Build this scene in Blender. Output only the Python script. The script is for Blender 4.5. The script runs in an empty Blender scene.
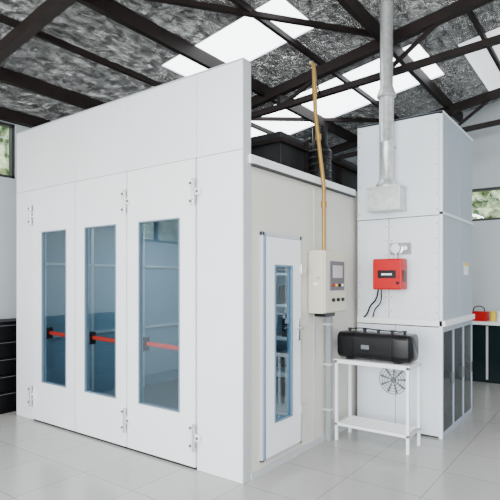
import bpy, bmesh, math, random
from mathutils import Vector, Matrix
random.seed(4)
S=bpy.context.scene
COL=S.collection

# ---------------------------------------------------------------- materials
def mat(name, col, rough=0.5, metal=0.0, noise=0.0, nscale=8.0, bump=0.0, bscale=40.0, emis=None, estr=0.0, coat=0.0, spec=0.5):
    m=bpy.data.materials.new(name); m.use_nodes=True
    nt=m.node_tree; b=nt.nodes['Principled BSDF']
    b.inputs['Roughness'].default_value=rough; b.inputs['Metallic'].default_value=metal
    b.inputs['Coat Weight'].default_value=coat
    b.inputs['Specular IOR Level'].default_value=spec
    tc=nt.nodes.new('ShaderNodeTexCoord')
    n=nt.nodes.new('ShaderNodeTexNoise'); n.inputs['Scale'].default_value=nscale; n.inputs['Detail'].default_value=3
    nt.links.new(tc.outputs['Object'],n.inputs['Vector'])
    r=nt.nodes.new('ShaderNodeValToRGB')
    r.color_ramp.elements[0].position=0.3; r.color_ramp.elements[1].position=0.7
    r.color_ramp.elements[0].color=tuple(max(0,c*(1-noise)) for c in col)+(1,)
    r.color_ramp.elements[1].color=tuple(min(1,c*(1+noise*0.4)) for c in col)+(1,)
    nt.links.new(n.outputs['Fac'],r.inputs['Fac']); nt.links.new(r.outputs['Color'],b.inputs['Base Color'])
    if bump>0:
        n2=nt.nodes.new('ShaderNodeTexNoise'); n2.inputs['Scale'].default_value=bscale
        nt.links.new(tc.outputs['Object'],n2.inputs['Vector'])
        bp=nt.nodes.new('ShaderNodeBump'); bp.inputs['Strength'].default_value=bump; bp.inputs['Distance'].default_value=0.02
        nt.links.new(n2.outputs['Fac'],bp.inputs['Height']); nt.links.new(bp.outputs['Normal'],b.inputs['Normal'])
    if emis:
        b.inputs['Emission Color'].default_value=emis+(1,); b.inputs['Emission Strength'].default_value=estr
    return m

M_panel=mat('booth_white_enamel',(0.80,0.82,0.84),0.28,noise=0.03,nscale=2)
M_door=mat('door_white_enamel',(0.83,0.85,0.865),0.24,noise=0.02,nscale=2)
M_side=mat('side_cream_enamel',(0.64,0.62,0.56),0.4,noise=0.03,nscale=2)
M_trim=mat('aluminium_trim',(0.58,0.60,0.62),0.35,0.3,noise=0.03)
M_bead=mat('glazing_bead',(0.16,0.22,0.28),0.4,0.2,noise=0.03)
M_bluetrim=mat('blue_grey_trim',(0.13,0.22,0.32),0.4,0.2,noise=0.03)
M_seam=mat('seam_grey',(0.05,0.05,0.05),0.8)
M_black=mat('black_paint',(0.005,0.005,0.006),0.3,noise=0.2,spec=0.25)
M_draw=mat('drawer_black',(0.003,0.003,0.004),0.5,noise=0.2,spec=0.1)
M_rub=mat('black_rubber',(0.01,0.01,0.01),0.7,spec=0.2)
M_steel=mat('dark_steel_beam',(0.016,0.011,0.010),0.6,noise=0.3,nscale=5,spec=0.2)
M_red=mat('red_enamel',(0.48,0.0015,0.005),0.4,noise=0.05,spec=0.25)
M_redbar=mat('red_bar',(0.9,0.03,0.01),0.4)
M_chrome=mat('chrome',(0.6,0.6,0.6),0.25,0.9)
M_galv=mat('galvanised',(0.60,0.62,0.61),0.38,0.6,noise=0.2,nscale=20)
M_brass=mat('brass_conduit',(0.36,0.22,0.05),0.4,0.4,noise=0.1)
M_cab=mat('cabinet_cream',(0.60,0.57,0.46),0.4,noise=0.02)
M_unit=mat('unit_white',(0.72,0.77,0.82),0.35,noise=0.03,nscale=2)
M_unit_shade=mat('unit_side_grey',(0.38,0.44,0.52),0.4,noise=0.03,nscale=2)  # darker copy of the unit white, side shade put into the colour
M_wall=mat('wall_paint',(0.52,0.56,0.58),0.7,noise=0.04,nscale=1.5,bump=0.05)
M_dkglass=mat('dark_glass_panel',(0.008,0.016,0.019),0.08,spec=0.5)
M_wframe=mat('window_frame_dark',(0.03,0.03,0.033),0.4)
M_grey=mat('grey_plastic',(0.12,0.13,0.14),0.5)
M_pipe=mat('grey_duct',(0.27,0.29,0.30),0.5)
M_yellow=mat('yellow_label',(0.8,0.6,0.05),0.5)
M_white=mat('white_powdercoat',(0.86,0.87,0.88),0.35)
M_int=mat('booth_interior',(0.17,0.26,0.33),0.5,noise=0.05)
M_sky=mat('skylight_polycarbonate',(0.8,0.85,0.9),0.6,emis=(0.92,0.97,1.0),estr=7.0,noise=0.05)
M_foilglow=mat('skylight_weathered',(0.7,0.75,0.78),0.6,emis=(0.90,0.96,1.0),estr=1.3,noise=0.2,nscale=3)  # glow stands in for brightly lit foil, no skylight there
M_tube=mat('lamp_tube',(0.9,0.9,0.9),0.5,emis=(1,1,1),estr=6)
M_dkgrey=mat('dark_plenum',(0.022,0.022,0.023),0.5,noise=0.3,spec=0.3)  # near black for the added roof box and the drum ribs

def glass_mat(name,tint,f,k):
    m=bpy.data.materials.new(name); m.use_nodes=True; nt=m.node_tree
    for n in list(nt.nodes): nt.nodes.remove(n)
    o=nt.nodes.new('ShaderNodeOutputMaterial'); mx=nt.nodes.new('ShaderNodeMixShader')
    t=nt.nodes.new('ShaderNodeBsdfTransparent'); t.inputs['Color'].default_value=tint+(1,)
    g=nt.nodes.new('ShaderNodeBsdfGlossy'); g.inputs['Roughness'].default_value=0.01; g.inputs['Color'].default_value=(0.9,0.97,1,1)
    lw=nt.nodes.new('ShaderNodeLayerWeight'); lw.inputs['Blend'].default_value=0.3
    p=nt.nodes.new('ShaderNodeMath'); p.operation='MULTIPLY'; p.inputs[1].default_value=k
    ad=nt.nodes.new('ShaderNodeMath'); ad.inputs[1].default_value=f
    nt.links.new(lw.outputs['Facing'],p.inputs[0]); nt.links.new(p.outputs[0],ad.inputs[0]); nt.links.new(ad.outputs[0],mx.inputs[0])
    nt.links.new(t.outputs[0],mx.inputs[1]); nt.links.new(g.outputs[0],mx.inputs[2]); nt.links.new(mx.outputs[0],o.inputs[0])
    return m
M_glass=glass_mat('booth_tinted_glass',(0.76,0.86,0.90),0.05,0.14)
M_wglass=glass_mat('window_glass',(0.95,0.97,0.97),0.02,0.1)

def floor_mat():
    m=bpy.data.materials.new('floor_tiles'); m.use_nodes=True; nt=m.node_tree; b=nt.nodes['Principled BSDF']
    tc=nt.nodes.new('ShaderNodeTexCoord'); br=nt.nodes.new('ShaderNodeTexBrick')
    br.offset=0; br.inputs['Scale'].default_value=1.0
    br.inputs['Brick Width'].default_value=0.6; br.inputs['Row Height'].default_value=0.6
    br.inputs['Mortar Size'].default_value=0.0035; br.inputs['Mortar Smooth'].default_value=0.2
    br.inputs['Color1'].default_value=(0.37,0.37,0.355,1); br.inputs['Color2'].default_value=(0.39,0.39,0.37,1)
    br.inputs['Mortar'].default_value=(0.20,0.20,0.19,1)
    nt.links.new(tc.outputs['Object'],br.inputs['Vector'])
    n=nt.nodes.new('ShaderNodeTexNoise'); n.inputs['Scale'].default_value=3; nt.links.new(tc.outputs['Object'],n.inputs['Vector'])
    mr=nt.nodes.new('ShaderNodeMapRange'); mr.inputs['To Min'].default_value=0.14; mr.inputs['To Max'].default_value=0.26
    nt.links.new(n.outputs['Fac'],mr.inputs['Value']); nt.links.new(mr.outputs[0],b.inputs['Roughness'])
    nt.links.new(br.outputs['Color'],b.inputs['Base Color'])
    return m
M_floor=floor_mat()

def foil_mat():
    m=bpy.data.materials.new('foil_insulation'); m.use_nodes=True; nt=m.node_tree; b=nt.nodes['Principled BSDF']
    tc=nt.nodes.new('ShaderNodeTexCoord')
    mp=nt.nodes.new('ShaderNodeMapping'); mp.inputs['Scale'].default_value=(1.0,0.6,1)
    nt.links.new(tc.outputs['Object'],mp.inputs['Vector'])
    n=nt.nodes.new('ShaderNodeTexNoise'); n.inputs['Scale'].default_value=11; n.inputs['Detail'].default_value=7; n.inputs['Roughness'].default_value=0.65; n.inputs['Distortion'].default_value=0.9
    nt.links.new(mp.outputs['Vector'],n.inputs['Vector'])
    r=nt.nodes.new('ShaderNodeValToRGB'); r.color_ramp.elements[0].position=0.38; r.color_ramp.elements[0].color=(0.30,0.30,0.29,1)
    r.color_ramp.elements[1].position=0.58; r.color_ramp.elements[1].color=(0.98,0.98,0.97,1)
    nt.links.new(n.outputs['Fac'],r.inputs['Fac'])
    br=nt.nodes.new('ShaderNodeTexBrick'); br.offset=0; br.inputs['Scale'].default_value=1
    br.inputs['Brick Width'].default_value=0.24; br.inputs['Row Height'].default_value=0.12
    br.inputs['Mortar Size'].default_value=0.004
    br.inputs['Color1'].default_value=(1,1,1,1); br.inputs['Color2'].default_value=(0.75,0.75,0.75,1); br.inputs['Mortar'].default_value=(0.30,0.28,0.26,1)
    nt.links.new(tc.outputs['Object'],br.inputs['Vector'])
    mx=nt.nodes.new('ShaderNodeMix'); mx.data_type='RGBA'; mx.blend_type='MULTIPLY'; mx.inputs[0].default_value=0.8
    nt.links.new(r.outputs['Color'],mx.inputs[6]); nt.links.new(br.outputs['Color'],mx.inputs[7])
    nt.links.new(mx.outputs[2],b.inputs['Base Color'])
    b.inputs['Metallic'].default_value=0.8; b.inputs['Roughness'].default_value=0.24
    v=nt.nodes.new('ShaderNodeTexVoronoi'); v.inputs['Scale'].default_value=8; v.inputs['Randomness'].default_value=1
    wn=nt.nodes.new('ShaderNodeVectorMath'); wn.operation='ADD'
    nt.links.new(mp.outputs['Vector'],wn.inputs[0]); 
    sc=nt.nodes.new('ShaderNodeVectorMath'); sc.operation='SCALE'; sc.inputs['Scale'].default_value=0.25
    nt.links.new(n.outputs['Color'],sc.inputs[0]); nt.links.new(sc.outputs[0],wn.inputs[1]); nt.links.new(wn.outputs[0],v.inputs['Vector'])
    ad=nt.nodes.new('ShaderNodeMath'); nt.links.new(v.outputs['Distance'],ad.inputs[0]); nt.links.new(n.outputs['Fac'],ad.inputs[1])
    bp=nt.nodes.new('ShaderNodeBump'); bp.inputs['Strength'].default_value=1.0; bp.inputs['Distance'].default_value=0.09
    nt.links.new(ad.outputs[0],bp.inputs['Height']); nt.links.new(bp.outputs['Normal'],b.inputs['Normal'])
    return m
M_foil=foil_mat()

def leaf_mat():
    m=bpy.data.materials.new('foliage'); m.use_nodes=True; nt=m.node_tree; b=nt.nodes['Principled BSDF']
    tc=nt.nodes.new('ShaderNodeTexCoord'); n=nt.nodes.new('ShaderNodeTexNoise'); n.inputs['Scale'].default_value=6; n.inputs['Detail'].default_value=8
    nt.links.new(tc.outputs['Object'],n.inputs['Vector'])
    r=nt.nodes.new('ShaderNodeValToRGB'); r.color_ramp.elements[0].position=0.36; r.color_ramp.elements[0].color=(0.04,0.09,0.02,1)
    r.color_ramp.elements[1].position=0.60; r.color_ramp.elements[1].color=(0.75,0.82,0.48,1)
    nt.links.new(n.outputs['Fac'],r.inputs['Fac']); nt.links.new(r.outputs['Color'],b.inputs['Base Color']); b.inputs['Roughness'].default_value=0.8
    return m
M_leaf=leaf_mat()

# ---------------------------------------------------------------- helpers
def empty(name,loc=(0,0,0)):
    e=bpy.data.objects.new(name,None); COL.objects.link(e); e.location=loc; e.empty_display_size=0.1; return e
def link(me,name,m,parent):
    me.materials.append(m) if m else None
    o=bpy.data.objects.new(name,me); COL.objects.link(o)
    if parent: o.parent=parent
    return o
def bm_box(bm,x0,x1,y0,y1,z0,z1):
    vs=[bm.verts.new((x,y,z)) for x in (x0,x1) for y in (y0,y1) for z in (z0,z1)]
    for f in ((0,1,3,2),(4,6,7,5),(0,4,5,1),(2,3,7,6),(0,2,6,4),(1,5,7,3)):
        bm.faces.new([vs[i] for i in f])
def fin(bm,name,m,parent,bevel=0,smooth=False,seg=2):
    bmesh.ops.recalc_face_normals(bm,faces=bm.faces)
    me=bpy.data.meshes.new(name); bm.to_mesh(me); bm.free()
    if smooth:
        for p in me.polygons: p.use_smooth=True
    o=link(me,name,m,parent)
    if bevel>0:
        md=o.modifiers.new('bev','BEVEL'); md.width=bevel; md.segments=seg; md.limit_method='ANGLE'
    return o
def box(name,x0,x1,y0,y1,z0,z1,m,parent=None,bevel=0.0,seg=2):
    bm=bmesh.new(); bm_box(bm,x0,x1,y0,y1,z0,z1); return fin(bm,name,m,parent,bevel,False,seg)
def boxes(name,L,m,parent=None,bevel=0.0):
    bm=bmesh.new()
    for b in L: bm_box(bm,*b)
    return fin(bm,name,m,parent,bevel)
def lathe(name,p0,axis,prof,m,parent=None,n=32,smooth=True):
    ax=Vector(axis).normalized(); p0=Vector(p0)
    q=Vector((0,0,1)).rotation_difference(ax)
    bm=bmesh.new(); rings=[]
    for r,t in prof:
        if r<1e-6: rings.append([bm.verts.new(p0+ax*t)]); continue
        rings.append([bm.verts.new(p0+q@Vector((r*math.cos(2*math.pi*i/n),r*math.sin(2*math.pi*i/n),t))) for i in range(n)])
    for a,b in zip(rings,rings[1:]):
        for i in range(n):
            j=(i+1)%n
            if len(a)==1 and len(b)==1: continue
            if len(a)==1: bm.faces.new([a[0],b[i],b[j]])
            elif len(b)==1: bm.faces.new([a[i],a[j],b[0]])
            else: bm.faces.new([a[i],a[j],b[j],b[i]])
    o=fin(bm,name,m,parent,0,False)
    if smooth:
        for p in o.data.polygons: p.use_smooth=True
        try:
            o.data.set_sharp_from_angle(angle=math.radians(40))
        except Exception: pass
    return o
def cyl(name,p0,p1,r,m,parent=None,n=20):
    p0=Vector(p0);p1=Vector(p1); L=(p1-p0).length
    return lathe(name,p0,p1-p0,[(0,0),(r,0),(r,L),(0,L)],m,parent,n)
def tube(name,pts,r,m,parent=None,smooth=True):
    cu=bpy.data.curves.new(name,'CURVE'); cu.dimensions='3D'; cu.bevel_depth=r; cu.bevel_resolution=3; cu.use_fill_caps=True
    sp=cu.splines.new('BEZIER' if smooth else 'POLY')
    if smooth:
        sp.bezier_points.add(len(pts)-1)
        for b,p in zip(sp.bezier_points,pts): b.co=p; b.handle_left_type=b.handle_right_type='AUTO'
    else:
        sp.points.add(len(pts)-1)
        for b,p in zip(sp.points,pts): b.co=tuple(p)+(1,)
    cu.materials.append(m); o=bpy.data.objects.new(name,cu); COL.objects.link(o)
    if parent:o.parent=parent
    return o
def beam(bm,p0,p1,w,h):
    p0=Vector(p0);p1=Vector(p1); d=(p1-p0).normalized()
    up=Vector((0,0,1)) if abs(d.z)<0.95 else Vector((0,1,0))
    s=d.cross(up).normalized()*w/2; u=s.cross(d).normalized()*h/2
    vs=[bm.verts.new(p+a*s+b*u) for p in (p0,p1) for a,b in ((-1,-1),(1,-1),(1,1),(-1,1))]
    for f in ((0,1,2,3),(7,6,5,4),(0,4,5,1),(1,5,6,2),(2,6,7,3),(3,7,4,0)): bm.faces.new([vs[i] for i in f])

# ---------------------------------------------------------------- room
XL,XR,YF,YB,ZE=-4.0,9.0,-6.5,6.0,3.8
XM,SL=2.5,0.16
def roofz(x): return ZE+SL*(x-XL) if x<=XM else ZE+SL*(XR-x)
box('floor',XL-0.15,XR+0.15,YF-0.15,YB+0.15,-0.1,0.0,M_floor)

def wall(name,axis,c0,c1,a0,a1,ops,gable=False):
    L=[]; 
    def add(s0,s1,z0,z1):
        if axis=='x': L.append((c0,c1,s0,s1,z0,z1))
        else: L.append((s0,s1,c0,c1,z0,z1))
    cur=a0
    for (s0,s1,z0,z1) in sorted(ops):
        add(cur,s0,0,ZE); 
        if z0>0: add(s0,s1,0,z0)
        add(s0,s1,z1,ZE); cur=s1
    add(cur,a1,0,ZE)
    bm=bmesh.new()
    for b in L: bm_box(bm,*b)
    if gable:
        P=[(a0,ZE),(a1,ZE),(XM,roofz(XM))]
        v=[[bm.verts.new((x,y,z)) for x,z in P] for y in (c0,c1)]
        bm.faces.new(v[0]); bm.faces.new(v[1][::-1])
        for i in range(3):
            j=(i+1)%3; bm.faces.new([v[0][i],v[0][j],v[1][j],v[1][i]])
    return fin(bm,name,M_wall,None)
W1=(-1.6,0.34,2.93,3.65); W2=(-5.6,-2.0,2.25,3.65)
wall('wall_left','x',XL-0.15,XL,YF,YB,[W1,W2])
wall('wall_right','x',XR,XR+0.15,YF,YB,[(-4,4,1.2,3.2)])
W3=(0.0,2.5,2.6,3.15)
wall('wall_back','y',YB,YB+0.15,XL-0.15,XR+0.15,[W3],True)
wall('wall_front','y',YF-0.15,YF,XL-0.15,XR+0.15,[(-1.5,6.5,0.0,3.5)],True)

def window(name,axis,c,s0,s1,z0,z1,nm):
    e=empty(name); t=0.04; L=[]
    def add(a,b,zz0,zz1,d0=0.03,d1=0.11):
        L.append((c-d1,c-d0,a,b,zz0,zz1) if axis=='x' else (a,b,c+d0,c+d1,zz0,zz1))
    add(s0,s1,z0,z0+t); add(s0,s1,z1-t,z1); add(s0,s0+t,z0,z1); add(s1-t,s1,z0,z1)
    for i in range(1,nm):
        m_=s0+(s1-s0)*i/nm; add(m_-0.025,m_+0.025,z0,z1)
    boxes('frame',L,M_wframe,e)
    if axis=='x': box('pane',c-0.075,c-0.07,s0,s1,z0,z1,M_wglass,e)
    else: box('pane',s0,s1,c+0.07,c+0.075,z0,z1,M_wglass,e)
window('window_1','x',XL,*W1,2)
window('window_2','x',XL,*W2,4)
window('window_3','y',YB,*W3,3)
window('window_4','x',XR+0.15,-4,4,1.2,3.2,5)

# roof / ceiling with skylight openings
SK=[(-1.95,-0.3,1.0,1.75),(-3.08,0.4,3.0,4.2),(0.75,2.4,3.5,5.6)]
xs=sorted({XL-0.3,XM}|{v for s in SK for v in s[:2]}); ys=sorted({YF-0.3,YB+0.3}|{v for s in SK for v in s[2:]})
bm=bmesh.new()
def quad(bm,x0,x1,y0,y1,dz=0):
    bm.faces.new([bm.verts.new((x,y,roofz(x)+dz)) for x,y in ((x0,y0),(x1,y0),(x1,y1),(x0,y1))])
for i in range(len(xs)-1):
    for j in range(len(ys)-1):
        cx=(xs[i]+xs[i+1])/2; cy=(ys[j]+ys[j+1])/2
        if any(a<cx<b and c<cy<d for a,b,c,d in SK): continue
        quad(bm,xs[i],xs[i+1],ys[j],ys[j+1])
quad(bm,XM,XR+0.3,YF-0.3,YB+0.3)
fin(bm,'ceiling',M_foil,None)
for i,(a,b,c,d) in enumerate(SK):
    bm=bmesh.new(); quad(bm,a-0.02,b+0.02,c-0.02,d+0.02,0.03); fin(bm,'skylight_%d'%(i+1),M_sky if i<2 else M_foilglow,None)  # last panel is an added glow for the lit foil roof

# purlins & rafters
e=empty('roof_steelwork')
bm=bmesh.new()
for k,x in enumerate([-3.08,-2.25,-1.43,-0.6,0.2,1.05,1.85]):
    big=(k%2==0); h=0.15 if big else 0.06; w=0.06 if big else 0.045
    z=roofz(x)-h/2-0.01
    beam(bm,(x,YF,z),(x,YB,z),w,h)
beam(bm,(XL+0.06,YF,3.72),(XL+0.06,YB,3.72),0.1,0.14)
fin(bm,'purlins',M_steel,e)
bm=bmesh.new()
for y in (-3.6,-0.6,2.4,5.2):
    beam(bm,(XL,y,roofz(XL)-0.16),(XM,y,roofz(XM)-0.16),0.09,0.12)
    beam(bm,(XM,y,roofz(XM)-0.16),(XR,y,roofz(XR)-0.16),0.09,0.12)
for y in (2.4,5.2):
    zb=3.72
    beam(bm,(XL,y,zb),(XM,y,zb+0.35),0.07,0.07)
    for x in (-2.6,-1.2,0.2,1.6):
        zc=zb+0.35*(x-XL)/(XM-XL)
        beam(bm,(x,y,zc),(x,y,roofz(x)-0.16),0.05,0.05)
        beam(bm,(x,y,zc),(x+0.7,y,roofz(x+0.7)-0.16),0.04,0.04)
fin(bm,'rafters',M_steel,e)
bm=bmesh.new()
beam(bm,(-2.6,2.4,4.0),(-0.6,5.2,4.3),0.05,0.05); beam(bm,(0.2,2.4,4.4),(-1.43,-0.6,4.15),0.05,0.05)
fin(bm,'wind_braces',M_steel,e)

# outside foliage
def hedge(name,axis,c,s0,s1,h):
    bm=bmesh.new(); n=46; mrow=22; V=[]
    for i in range(n+1):
        row=[]
        for j in range(mrow+1):
            s=s0+(s1-s0)*i/n; z=h*j/mrow-0.1; d=random.uniform(-0.22,0.22)
            zz=z+random.uniform(-0.12,0.12) if j else -0.1
            row.append(bm.verts.new((c+d,s,zz) if axis=='x' else (s,c+d,zz)))
        V.append(row)
    for i in range(n):
        for j in range(mrow): bm.faces.new([V[i][j],V[i+1][j],V[i+1][j+1],V[i][j+1]])
    return fin(bm,name,M_leaf,None)
hedge('garden_hedge','x',-6.5,-9,4,4.6)
hedge('garden_hedge','y',9.5,-4,6,4.0)
box('ground_outside',-30,30,-30,30,-0.3,-0.12,mat('outdoor_ground',(0.35,0.36,0.33),0.9,noise=0.3))

# ---------------------------------------------------------------- spray booth
B=empty('spray_booth')
H=3.33; HD=2.63; T=0.07
XB=-3.364; D=[-2.995,-2.185,-1.365,-0.487]; YE=5.0
g=0.006
box('panel_front_left',XB,D[0]-g,0,T,0,HD-0.002,M_panel,B,0.003)
box('panel_front_right',D[3]+g,0,0,T,0,HD-0.002,M_panel,B,0.003)
up=[XB,D[0],D[1],D[2],D[3],0]
for i in range(5): box('panel_header_%d'%i,up[i]+(0.0025 if i else 0),up[i+1]-(0.0025 if i<4 else 0),0,T,HD+0.002,H,M_panel,B,0.003)
box('backing_header',XB+0.02,-0.02,T-0.04,T-0.015,HD-0.05,H-0.02,M_seam,B)
box('corner_trim',-0.0,0.010,-0.004,T+0.03,0,H,M_trim,B,0.002)
box('parapet_cap',XB,0.010,-0.004,T+0.004,H,H+0.012,M_trim,B)
for x in (-2.8,-1.4):
    bmx=bmesh.new(); beam(bmx,(x,T,3.2),(x,0.7,2.6),0.04,0.04); fin(bmx,'parapet_brace',M_trim,B)
WZ0,WZ1=0.455,2.14
WX=[(-2.81,-2.34),(-2.02,-1.52),(-1.20,-0.67)]
for i in range(3):
    a,b=D[i]+g,D[i+1]-g; wa,wb=WX[i]
    boxes('door_leaf_%d'%(i+1),[(a,wa,-0.01,0.045,0.02,HD-g),(wb,b,-0.01,0.045,0.02,HD-g),(wa,wb,-0.01,0.045,0.02,WZ0),(wa,wb,-0.01,0.045,WZ1,HD-g)],M_door,B)
    f=0.014
    boxes('window_bead_%d'%(i+1),[(wa,wa+f,-0.016,0.03,WZ0,WZ1),(wb-f,wb,-0.016,0.03,WZ0,WZ1),(wa+f,wb-f,-0.016,0.03,WZ0,WZ0+f),(wa+f,wb-f,-0.016,0.03,WZ1-f,WZ1)],M_bead,B,0.002)
    box('door_glass_%d'%(i+1),wa+f,wb-f,0.0,0.003,WZ0+f,WZ1-f,M_glass,B)
    cyl('panic_bar_%d'%(i+1),(wa-0.03,0.10,1.0),(wb+0.06,0.10,0.985),0.022,M_redbar,B)
    for xx in (wa-0.03,wb+0.06): box('panic_bar_bracket',xx-0.03,xx+0.03,0.045,0.13,0.93,1.06,M_black,B,0.008)
    box('door_seam_%d'%i,D[i]-g,D[i]+g,0.02,0.05,0,HD,M_seam,B)
box('door_seam_3',D[3]-g,D[3]+g,0.02,0.05,0,HD,M_seam,B)
box('door_bottom_seal',D[0],D[3],0.0,0.04,0.0,0.02,M_rub,B)
box('door_head_seam',D[0],D[3],0.02,0.05,HD-g,HD+0.002,M_seam,B)
def hinge(x,z,s=1):
    L=[]
    for dz in (-0.075,0,0.075):
        sg=1 if dz==0 else -1
        L.append((min(x,x+sg*0.06),max(x,x+sg*0.06),-0.035,-0.008,z+dz-0.027,z+dz+0.027))
    L.append((x-0.03,x-0.0,-0.02,-0.008,z-0.11,z+0.11))
    boxes('hinge_plate',L,M_white,B,0.004)
    cyl('hinge_pin',(x,-0.038,z-0.115),(x,-0.038,z+0.115),0.014,M_chrome,B,12)
    for dz in (-0.075,0,0.075):
        sg=1 if dz==0 else -1
        cyl('hinge_bolt',(x+sg*0.038,-0.042,z+dz),(x+sg*0.038,-0.03,z+dz),0.013,M_grey,B,10)
for x in (D[0],D[2],D[3]):
    for z in (0.28,2.34): hinge(x,z)
# side wall (x=0)
SH=2.6; dy0,dy1,dz0,dz1=0.235,0.873,0.10,2.0
boxes('side_wall_panels',[(-T,0,T,dy0,0.0,SH),(-T,0,dy0,dy1,0,dz0),(-T,0,dy0,dy1,dz1,SH),(-T,0,dy1,1.15,0,SH)],M_side,B)
ys_=[1.155,2.15,3.15,4.15,YE]
for i in range(4): box('side_panel_%d'%i,-T,0,ys_[i],ys_[i+1]-0.006,0,SH,M_side,B,0.003)
box('side_joint',-0.02,0.006,1.14,1.165,0,SH-0.1,M_trim,B)
box('side_base_rail',0,0.02,T+0.03,2.04,0,0.05,M_trim,B)
box('side_top_cap',-T-0.01,0.03,T,2.04,SH-0.07,SH,M_panel,B,0.003)
box('side_top_lip',0.0,0.036,T+0.03,2.04,SH-0.085,SH-0.07,M_seam,B)
box('left_side_wall',XB,XB+T,T,YE,0,SH,M_int,B)
box('rear_wall',XB+T,-T,YE-T,YE,0,SH,M_int,B)
box('booth_roof',XB+T,-T,T,YE-T,SH-0.08,SH-0.03,M_int,B)
box('inner_lining',-T-0.01,-T,1.0,YE-T,0,SH-0.08,M_int,B)
box('booth_floor_grate',XB+T,-T,T,YE-T,0.0,0.012,M_grey,B)
L=[]
for y in (1.0,1.9,2.8,3.7,4.6): L.append((XB+T,XB+T+0.03,y-0.02,y+0.02,0.012,2.5))
for x in (-2.9,-2.2,-1.5,-0.8): L.append((x-0.02,x+0.02,YE-T-0.03,YE-T,0.012,2.5))
for z in (0.9,1.8): L+=[(XB+T,XB+T+0.03,T,YE-T,z-0.015,z+0.015),(XB+T,-T-0.01,YE-T-0.03,YE-T,z-0.015,z+0.015)]
boxes('interior_ribs',L,M_trim,B)
# side door
fr=0.035
boxes('side_door_frame',[(-0.02,0.025,dy0,dy0+fr,dz0,dz1),(-0.02,0.025,dy1-fr,dy1,dz0,dz1),(-0.02,0.025,dy0,dy1,dz1-fr,dz1),(-0.02,0.025,dy0,dy1,dz0,dz0+0.02)],M_trim,B,0.003)
ga,gb,gz0,gz1=0.400,0.690,0.39,1.73
boxes('side_door_leaf',[(-0.01,0.035,dy0+fr+.004,ga,dz0+.025,dz1-fr-.004),(-0.01,0.035,gb,dy1-fr-.004,dz0+.025,dz1-fr-.004),(-0.01,0.035,ga,gb,dz0+.025,gz0),(-0.01,0.035,ga,gb,gz1,dz1-fr-.004)],M_door,B)
box('side_door_edge',0.0,0.037,dy0+0.022,dy0+0.036,dz0+.02,dz1-.02,M_bluetrim,B)
f=0.018
boxes('side_door_bead',[(-0.012,0.042,ga,ga+f,gz0,gz1),(-0.012,0.042,gb-f,gb,gz0,gz1),(-0.012,0.042,ga+f,gb-f,gz0,gz0+f),(-0.012,0.042,ga+f,gb-f,gz1-f,gz1)],M_bluetrim,B,0.003)
box('side_door_glass',0.022,0.025,ga+f,gb-f,gz0+f,gz1-f,M_glass,B)
box('side_door_lock_plate',0.035,0.045,0.775,0.815,1.05,1.25,M_chrome,B,0.003)
tube('side_door_handle',[(0.045,0.795,1.17),(0.085,0.795,1.17),(0.09,0.76,1.17),(0.09,0.70,1.165)],0.009,M_chrome,B)
for z in (0.42,1.70):
    box('side_door_hinge',0.02,0.05,dy1-0.05,dy1+0.03,z-0.045,z+0.045,M_chrome,B,0.004)
# added dark box on booth roof, stands in for the shade behind it
P=empty('roof_plenum')
box('plenum_body',-2.9,-0.35,1.1,4.6,SH-0.02,3.1,M_dkgrey,P,0.01)
box('plenum_flange',-2.95,-0.30,1.05,4.65,2.98,3.02,M_steel,P)
for y in (1.6,2.4,3.2,4.0): box('plenum_rib',-0.35,-0.32,y-0.02,y+0.02,SH-0.02,3.1,M_steel,P)
F=empty('extract_filter_housing')
lathe('filter_drum',(-0.15,1.55,SH-0.001),(0,0,1),[(0,0),(0.12,0),(0.12,0.35),(0.08,0.42),(0.08,0.6),(0,0.6)],M_black,F)
for k in range(5): lathe('drum_rib',(-0.15,1.55,SH+0.05+0.07*k),(0,0,1),[(0.12,0),(0.13,0.01),(0.12,0.02)],M_dkgrey,F)

# rack seen inside booth
R=empty('storage_rack')
L=[]
for x in (-3.0,-1.9,-0.9):
    for y in (2.6,3.1): L.append((x-0.02,x+0.02,y-0.02,y+0.02,0.012,1.7))
for z in (0.3,0.8,1.25,1.68): L.append((-3.02,-0.88,2.58,3.12,z-0.015,z+0.015))
boxes('rack_frame',L,M_trim,R)
for i in range(9):
    x=-2.9+0.22*i; z=random.choice([0.315,0.815,1.265]); box('rack_carton_%d'%i,x,x+0.17,2.7,3.0,z,z+random.uniform(.15,.3),random.choice([M_black,M_grey,M_white]),R)

# ---------------------------------------------------------------- control cabinet + conduits
C=empty('electrical_control_cabinet')
box('cabinet_body',0.008,0.165,1.02,1.49,1.285,1.88,M_cab,C,0.006)
box('cabinet_door',0.165,0.185,1.03,1.48,1.295,1.87,M_cab,C,0.005)
box('display_bezel',0.185,0.192,1.12,1.42,1.50,1.78,M_grey,C,0.003)
box('display',0.192,0.195,1.17,1.37,1.62,1.74,M_trim,C)
for i in range(4): cyl('push_button',(0.192,1.17+0.065*i,1.55),(0.205,1.17+0.065*i,1.55),0.014,[M_red,M_yellow,M_black,M_white][i],C,12)
for i in range(3): cyl('rotary_switch',(0.185,1.18+0.1*i,1.41),(0.205,1.18+0.1*i,1.41),0.018,M_black,C,12)
box('side_label',0.07,0.11,1.014,1.021,1.55,1.58,M_white,C); cyl('side_lock',(0.12,1.01,1.62),(0.12,1.022,1.62),0.012,M_chrome,C,12)
box('cable_gland_tray',0.03,0.15,1.10,1.30,1.25,1.285,M_black,C,0.004)
K=empty('brass_conduit')
tube('riser',[(0.08,1.2,1.882),(0.08,1.2,2.5),(0.02,1.14,3.2),(0.01,1.13,3.62)],0.02,M_brass,K,False)
tube('riser_elbow',[(0.01,1.13,3.61),(0.005,1.13,3.67),(-0.03,1.15,3.71),(-0.06,1.19,3.73)],0.018,M_brass,K)
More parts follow.
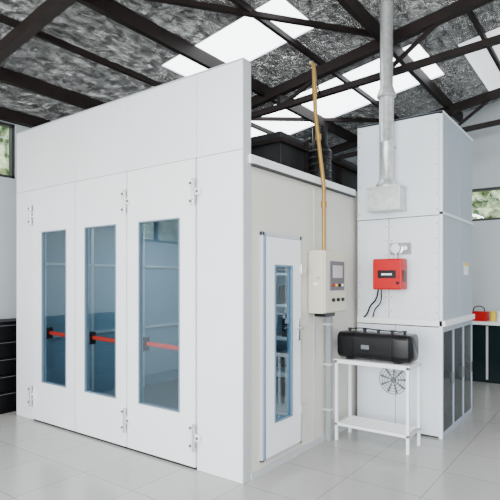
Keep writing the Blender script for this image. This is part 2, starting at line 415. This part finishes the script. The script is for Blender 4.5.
tube('riser_feed',[(-0.06,1.19,3.73),(-0.2,1.5,3.85),(-0.6,2.38,3.9)],0.010,M_steel,K,False)
for z,x,y in ((2.3,0.08,1.2),(2.95,0.041,1.161),(3.4,0.015,1.135)): lathe('coupling',(x,y,z),(0,0,1),[(0,0),(0.028,0),(0.028,0.06),(0,0.06)],M_brass,K,16)
K2=empty('vertical_cable_duct')
box('trunk',0.022,0.075,1.34,1.40,0.0,1.275,M_pipe,K2,0.004)
for z in (0.3,0.75,1.15): box('duct_clip',0.0,0.079,1.33,1.41,z,z+0.02,M_trim,K2)

# ---------------------------------------------------------------- air heating unit
U=empty('air_heating_unit')
ux0,ux1,uy0,uy1=0.04,0.950,2.06,3.36; UH=3.3; UB=1.17
box('upper_core',ux0+0.01,ux1-0.02,uy0+0.02,uy1-0.02,UB,UH-0.01,M_seam,U)
xsx=[ux0,0.40,ux1-0.03]
for zi,(a,b) in enumerate([(UB+0.02,2.27),(2.28,UH)]):
    for xi in range(2):
        box('front_panel_%d%d'%(zi,xi),xsx[xi]+0.003,xsx[xi+1]-0.003,uy0+0.004,uy0+0.03,a,b-0.005,M_unit,U,0.003)
    yy=[uy0+0.035,2.75,uy1]
    for yi in range(2):
        box('side_panel_%d%d'%(zi,yi),ux1-0.03,ux1,yy[yi]+0.004,yy[yi+1]-0.004,a,b-0.006,M_unit_shade,U,0.003)
box('corner_post',ux1-0.03,ux1+0.004,uy0,uy0+0.032,0,UH,M_unit,U,0.003)
boxes('frame_rails',[(ux0,ux1+0.01,uy0,uy0+0.02,2.26,2.29),(ux1-0.02,ux1+0.012,uy0,uy1,2.26,2.29),(ux0,ux1+0.01,uy0,uy0+0.02,UH-0.03,UH),(ux1-0.02,ux1+0.012,uy0,uy1,UH-0.03,UH)],M_unit,U,0.002)
boxes('rail_shadow_gap',[(ux0,ux1,uy0+0.001,uy0+0.02,2.252,2.259)],M_seam,U)
box('base_ledge',ux0,ux1+0.03,uy0,uy1,UB-0.04,UB+0.02,M_white,U,0.003)
bm=bmesh.new()
for x in (0.07,0.37,0.43,0.9):
    for k in range(14): 
        z=UB+0.1+k*0.15; bm_box(bm,x-0.005,x+0.005,uy0+0.001,uy0+0.004,z-0.005,z+0.005)
fin(bm,'rivets',M_grey,U)
box('unit_top',ux0,ux1,uy0,uy1,UH-0.02,UH,M_unit_shade,U)
box('base_front_panel_left',ux0,0.47,uy0+0.004,uy0+0.03,0.02,UB-0.05,M_unit,U,0.003)
box('base_front_panel_right',0.475,ux1-0.03,uy0+0.004,uy0+0.03,0.02,UB-0.05,M_unit,U,0.003)
box('base_core',ux0+0.01,ux1-0.05,uy0+0.03,uy1,0.0,UB-0.05,M_seam,U)
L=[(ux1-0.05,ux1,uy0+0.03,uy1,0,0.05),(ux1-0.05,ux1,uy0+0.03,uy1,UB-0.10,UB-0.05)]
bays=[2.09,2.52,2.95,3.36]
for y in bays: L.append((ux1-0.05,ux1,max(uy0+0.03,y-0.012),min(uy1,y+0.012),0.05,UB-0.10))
boxes('base_side_frame',L,M_unit_shade,U,0.003)
for i in range(3):
    box('glass_filter_door_%d'%i,ux1-0.045,ux1-0.01,bays[i]+0.012,bays[i+1]-0.012,0.05,UB-0.10,M_dkglass,U)
    box('filter_door_handle_%d'%i,ux1-0.01,ux1+0.012,bays[i+1]-0.07,bays[i+1]-0.055,0.5,0.62,M_grey,U,0.003)
box('warning_label',ux1,ux1+0.003,2.95,3.15,1.66,1.80,M_white,U); box('warning_label_strip',ux1+0.003,ux1+0.005,2.95,3.15,1.76,1.80,M_yellow,U)
V=empty('ventilation_fan')
fx,fz,fy=0.452,0.54,uy0-0.002
lathe('fan_hub',(fx,fy,fz),(0,-1,0),[(0,0),(0.03,0),(0.028,0.02),(0,0.02)],M_grey,V)
for rr in (0.06,0.09,0.12,0.15):
    tube('guard_ring',[(fx+rr*math.cos(math.pi*k/12),fy-0.012,fz+rr*math.sin(math.pi*k/12)) for k in range(25)],0.003,M_grey,V,False)
bm=bmesh.new()
for k in range(9):
    a=2*math.pi*k/9
    p=[(0.028,-0.05),(0.14,0.02),(0.145,0.18),(0.028,0.25)]
    vs=[bm.verts.new((fx+r*math.cos(a+t),fy-0.006,fz+r*math.sin(a+t))) for i,(r,t) in enumerate(p)]
    bm.faces.new(vs)
o=fin(bm,'fan_blades',M_grey,V); md=o.modifiers.new('s','SOLIDIFY'); md.thickness=0.003

# exhaust flue
E=empty('exhaust_flue')
ye=2.058
box('duct_box',0.25,0.59,1.86,ye,2.33,2.56,M_galv,E,0.004)
boxes('duct_box_flange',[(0.24,0.60,1.85,ye,2.55,2.57),(0.24,0.60,1.85,ye,2.32,2.34)],M_galv,E,0.002)
lathe('flue_pipe',(0.42,1.945,2.57),(0,0,1),[(0,0),(0.11,0),(0.11,0.02),(0.085,0.06),(0.073,0.08),(0.073,0.45),(0.076,0.455),(0.076,0.475),(0.073,0.48),(0.073,0.93),(0.098,0.945),(0.098,0.965),(0.066,1.05),(0.066,1.92),(0.0,1.92)],M_galv,E)
box('pipe_clamp',0.35,0.49,1.95,ye,3.0,3.03,M_galv,E)

# burner
Q=empty('gas_burner')
box('burner_cover',0.30,0.61,1.86,2.03,1.50,1.82,M_red,Q,0.015)
box('burner_flange',0.33,0.58,2.03,ye,1.53,1.79,M_black,Q)
box('burner_plate',0.36,0.55,1.852,1.861,1.62,1.70,M_black,Q,0.002)
box('burner_plate_text',0.40,0.51,1.849,1.853,1.65,1.668,M_white,Q)
box('burner_side_window',0.609,0.615,1.90,1.98,1.58,1.70,M_black,Q)
cyl('burner_knob',(0.57,1.865,1.57),(0.57,1.845,1.57),0.015,M_black,Q,12)
G=empty('gas_valve')
lathe('valve_flange',(0.50,ye,1.93),(0,-1,0),[(0,0),(0.06,0),(0.06,0.015),(0.035,0.02),(0.035,0.06),(0.05,0.062),(0.05,0.08),(0,0.08)],M_chrome,G)
box('valve_plate',0.42,0.64,2.045,ye,1.87,1.99,M_pipe,G,0.003)
cyl('valve_stub',(0.60,2.05,1.93),(0.60,1.99,1.93),0.025,M_chrome,G)
cyl('valve_feed',(0.50,2.0,1.93),(0.50,1.99,1.822),0.012,M_chrome,G)
Z=empty('burner_cables')
tube('cable_1',[(0.33,1.95,1.505),(0.30,1.96,1.40),(0.22,2.0,1.32),(0.16,2.03,1.22),(0.13,2.04,1.195)],0.009,M_rub,Z)
tube('cable_2',[(0.36,1.95,1.505),(0.35,1.96,1.37),(0.27,2.0,1.28),(0.23,2.04,1.2)],0.007,M_rub,Z)

# ---------------------------------------------------------------- stand + tank
N=empty('metal_stand')
tx0,tx1,ty0,ty1,tz=0.09,0.835,1.41,1.75,0.80; w=0.028
L=[]
for x in (tx0,tx1-w):
    for y in (ty0,ty1-w): L.append((x,x+w,y,y+w,0.0,tz))
for z in (0.15,tz-w):
    L+= [(tx0,tx1,ty0,ty0+w,z,z+w),(tx0,tx1,ty1-w,ty1,z,z+w),(tx0,tx0+w,ty0,ty1,z,z+w),(tx1-w,tx1,ty0,ty1,z,z+w)]
boxes('stand_frame',L,M_white,N,0.003)
boxes('stand_slats',[(tx0,tx1,ty0+0.05*i+0.03,ty0+0.05*i+0.055,0.165,0.178) for i in range(6)],M_white,N)
box('stand_top',tx0-0.01,tx1+0.01,ty0-0.005,ty1+0.01,tz,tz+0.012,M_white,N,0.002)
# black rounded-box pump / tank casing
A=empty('compressed_air_tank')
x0,x1,y0,y1,z0,z1=0.10,0.83,1.435,1.715,tz+0.03,tz+0.285
def rsec(bm,x,s,rr=0.055,n=7):
    cy,cz=(y0+y1)/2,(z0+z1)/2; hy=(y1-y0)/2*s; hz=(z1-z0)/2*s; v=[]
    for cx_,cz_,a0 in ((1,1,0),(-1,1,90),(-1,-1,180),(1,-1,270)):
        for k in range(n):
            a=math.radians(a0+90*k/(n-1)); v.append(bm.verts.new((x,cy+cx_*(hy-rr)+rr*math.cos(a),cz+cz_*(hz-rr)+rr*math.sin(a))))
    return v
bm=bmesh.new(); secs=[(x0,0.90),(x0+0.008,0.97),(x0+0.02,1.0),(x0+0.16,1.0),(x0+0.162,1.03),(x0+0.178,1.03),(x0+0.18,1.0),(x1-0.18,1.0),(x1-0.178,1.03),(x1-0.162,1.03),(x1-0.16,1.0),(x1-0.02,1.0),(x1-0.008,0.97),(x1,0.90)]
R_=[rsec(bm,x,s) for x,s in secs]
for a,b in zip(R_,R_[1:]):
    n=len(a)
    for i in range(n): bm.faces.new([a[i],a[(i+1)%n],b[(i+1)%n],b[i]])
bm.faces.new(R_[0]); bm.faces.new(R_[-1])
o=fin(bm,'tank_casing',M_black,A,0,True)
try: o.data.set_sharp_from_angle(angle=math.radians(35))
except Exception: pass
for x in (0.22,0.70): box('tank_foot',x-0.03,x+0.03,1.46,1.69,tz+0.012,tz+0.036,M_black,A,0.004)
for x in (0.18,0.34,0.48,0.62,0.74):
    lathe('tank_valve',(x,1.575,z1-0.003),(0,0,1),[(0,0),(0.014,0),(0.014,0.02),(0.022,0.022),(0.022,0.035),(0,0.035)],M_black,A,14)
tube('tank_pipe',[(0.18,1.575,z1+0.02),(0.30,1.56,z1+0.035),(0.5,1.575,z1+0.022),(0.74,1.575,z1+0.02)],0.006,M_rub,A)
box('tank_plate',0.36,0.44,y0-0.004,y0+0.003,0.93,0.97,M_grey,A)

# ---------------------------------------------------------------- drawer cabinet left
W=empty('drawer_cabinet')
box('cabinet_carcass',-3.98,-3.53,-1.9,0.55,0,1.10,M_draw,W,0.004)
for k in range(3):
    for j in range(5):
        yq=-1.88+k*0.81; zq=0.06+j*0.205
        box('drawer_%d%d'%(k,j),-3.53,-3.505,yq,yq+0.78,zq,zq+0.19,M_draw,W,0.004)
        box('drawer_pull_%d%d'%(k,j),-3.505,-3.498,yq+0.05,yq+0.73,zq+0.172,zq+0.177,M_grey,W)

# ---------------------------------------------------------------- workbench at back
WB=empty('workbench')
box('bench_cabinet',0.1,3.2,5.35,5.98,0,0.9,M_dkglass,WB,0.004)
box('bench_top',0.05,3.25,5.3,5.98,0.9,0.95,M_white,WB,0.004)
for i in range(5): box('bench_door_rail',0.1+0.62*i,0.13+0.62*i,5.335,5.35,0.05,0.88,M_trim,WB)
TB=empty('toolbox'); box('toolbox_body',0.45,0.72,5.4,5.6,0.95,1.10,M_red,TB,0.01)
tube('toolbox_handle',[(0.5,5.5,1.10),(0.52,5.5,1.16),(0.65,5.5,1.16),(0.67,5.5,1.10)],0.008,M_black,TB)
for i,(x,c) in enumerate([(0.78,M_yellow),(0.88,M_white),(1.02,M_grey),(1.15,M_red)]):
    lathe('paint_can' if i==0 else 'paint_can.%03d'%i,(x,5.55,0.95),(0,0,1),[(0,0),(0.045,0),(0.045,0.14),(0.048,0.145),(0.048,0.155),(0.035,0.16),(0,0.16)],c,None,18)

# ---------------------------------------------------------------- lights
def area(name,loc,rot,sx,sy,e,col=(1,1,1)):
    l=bpy.data.lights.new(name,'AREA'); l.shape='RECTANGLE'; l.size=sx; l.size_y=sy; l.energy=e; l.color=col
    o=bpy.data.objects.new(name,l); COL.objects.link(o); o.location=loc; o.rotation_euler=rot; return o
area('daylight_doorway',(2.5,-6.6,1.9),(math.radians(90),0,0),7.8,3.2,880,(0.98,0.99,1.0))  # added area light in an unseen front opening, lights the booth front
for i,(x,y) in enumerate([(1.6,-1.9),(4.5,-0.5),(-1.6,-3.6),(3.2,2.6)]):  # added fill lights out of view, dressed as hanging tube fixtures
    LF=empty('fluorescent_lamp' if i==0 else 'fluorescent_lamp.%03d'%i)
    z=roofz(x)-0.32
    box('lamp_body',x-0.1,x+0.1,y-0.65,y+0.65,z+0.02,z+0.09,M_white,LF,0.005)
    for dx in (-0.05,0.05): cyl('tube',(x+dx,y-0.6,z),(x+dx,y+0.6,z),0.018,M_tube,LF,10)
    for dy in (-0.5,0.5): cyl('suspension',(x,y+dy,z+0.09),(x,y+dy,roofz(x)),0.006,M_grey,LF,8)
    l=area('lamp_light_%d'%i,(x,y,z-0.03),(0,0,0),0.3,1.3,[110,70,150,30][i]); l.parent=LF
area('booth_lamp',(-1.7,2.0,2.45),(0,0,0),2.0,0.4,48,(0.80,0.92,1.0)).parent=B

w=bpy.data.worlds.new('world'); S.world=w; w.use_nodes=True
bg=w.node_tree.nodes['Background']; bg.inputs['Color'].default_value=(0.86,0.93,1.0,1); bg.inputs['Strength'].default_value=4.0

# ---------------------------------------------------------------- camera
cam=bpy.data.cameras.new('camera'); co=bpy.data.objects.new('camera',cam); COL.objects.link(co)
cam.sensor_width=36; cam.lens=35.86; cam.shift_y=0.06; cam.shift_x=0.007
co.location=(2.355,-3.1165,1.6)
fwd=Vector((-0.5966,0.8026,0)); co.rotation_euler=fwd.to_track_quat('-Z','Y').to_euler()
cam.clip_end=200
S.camera=co
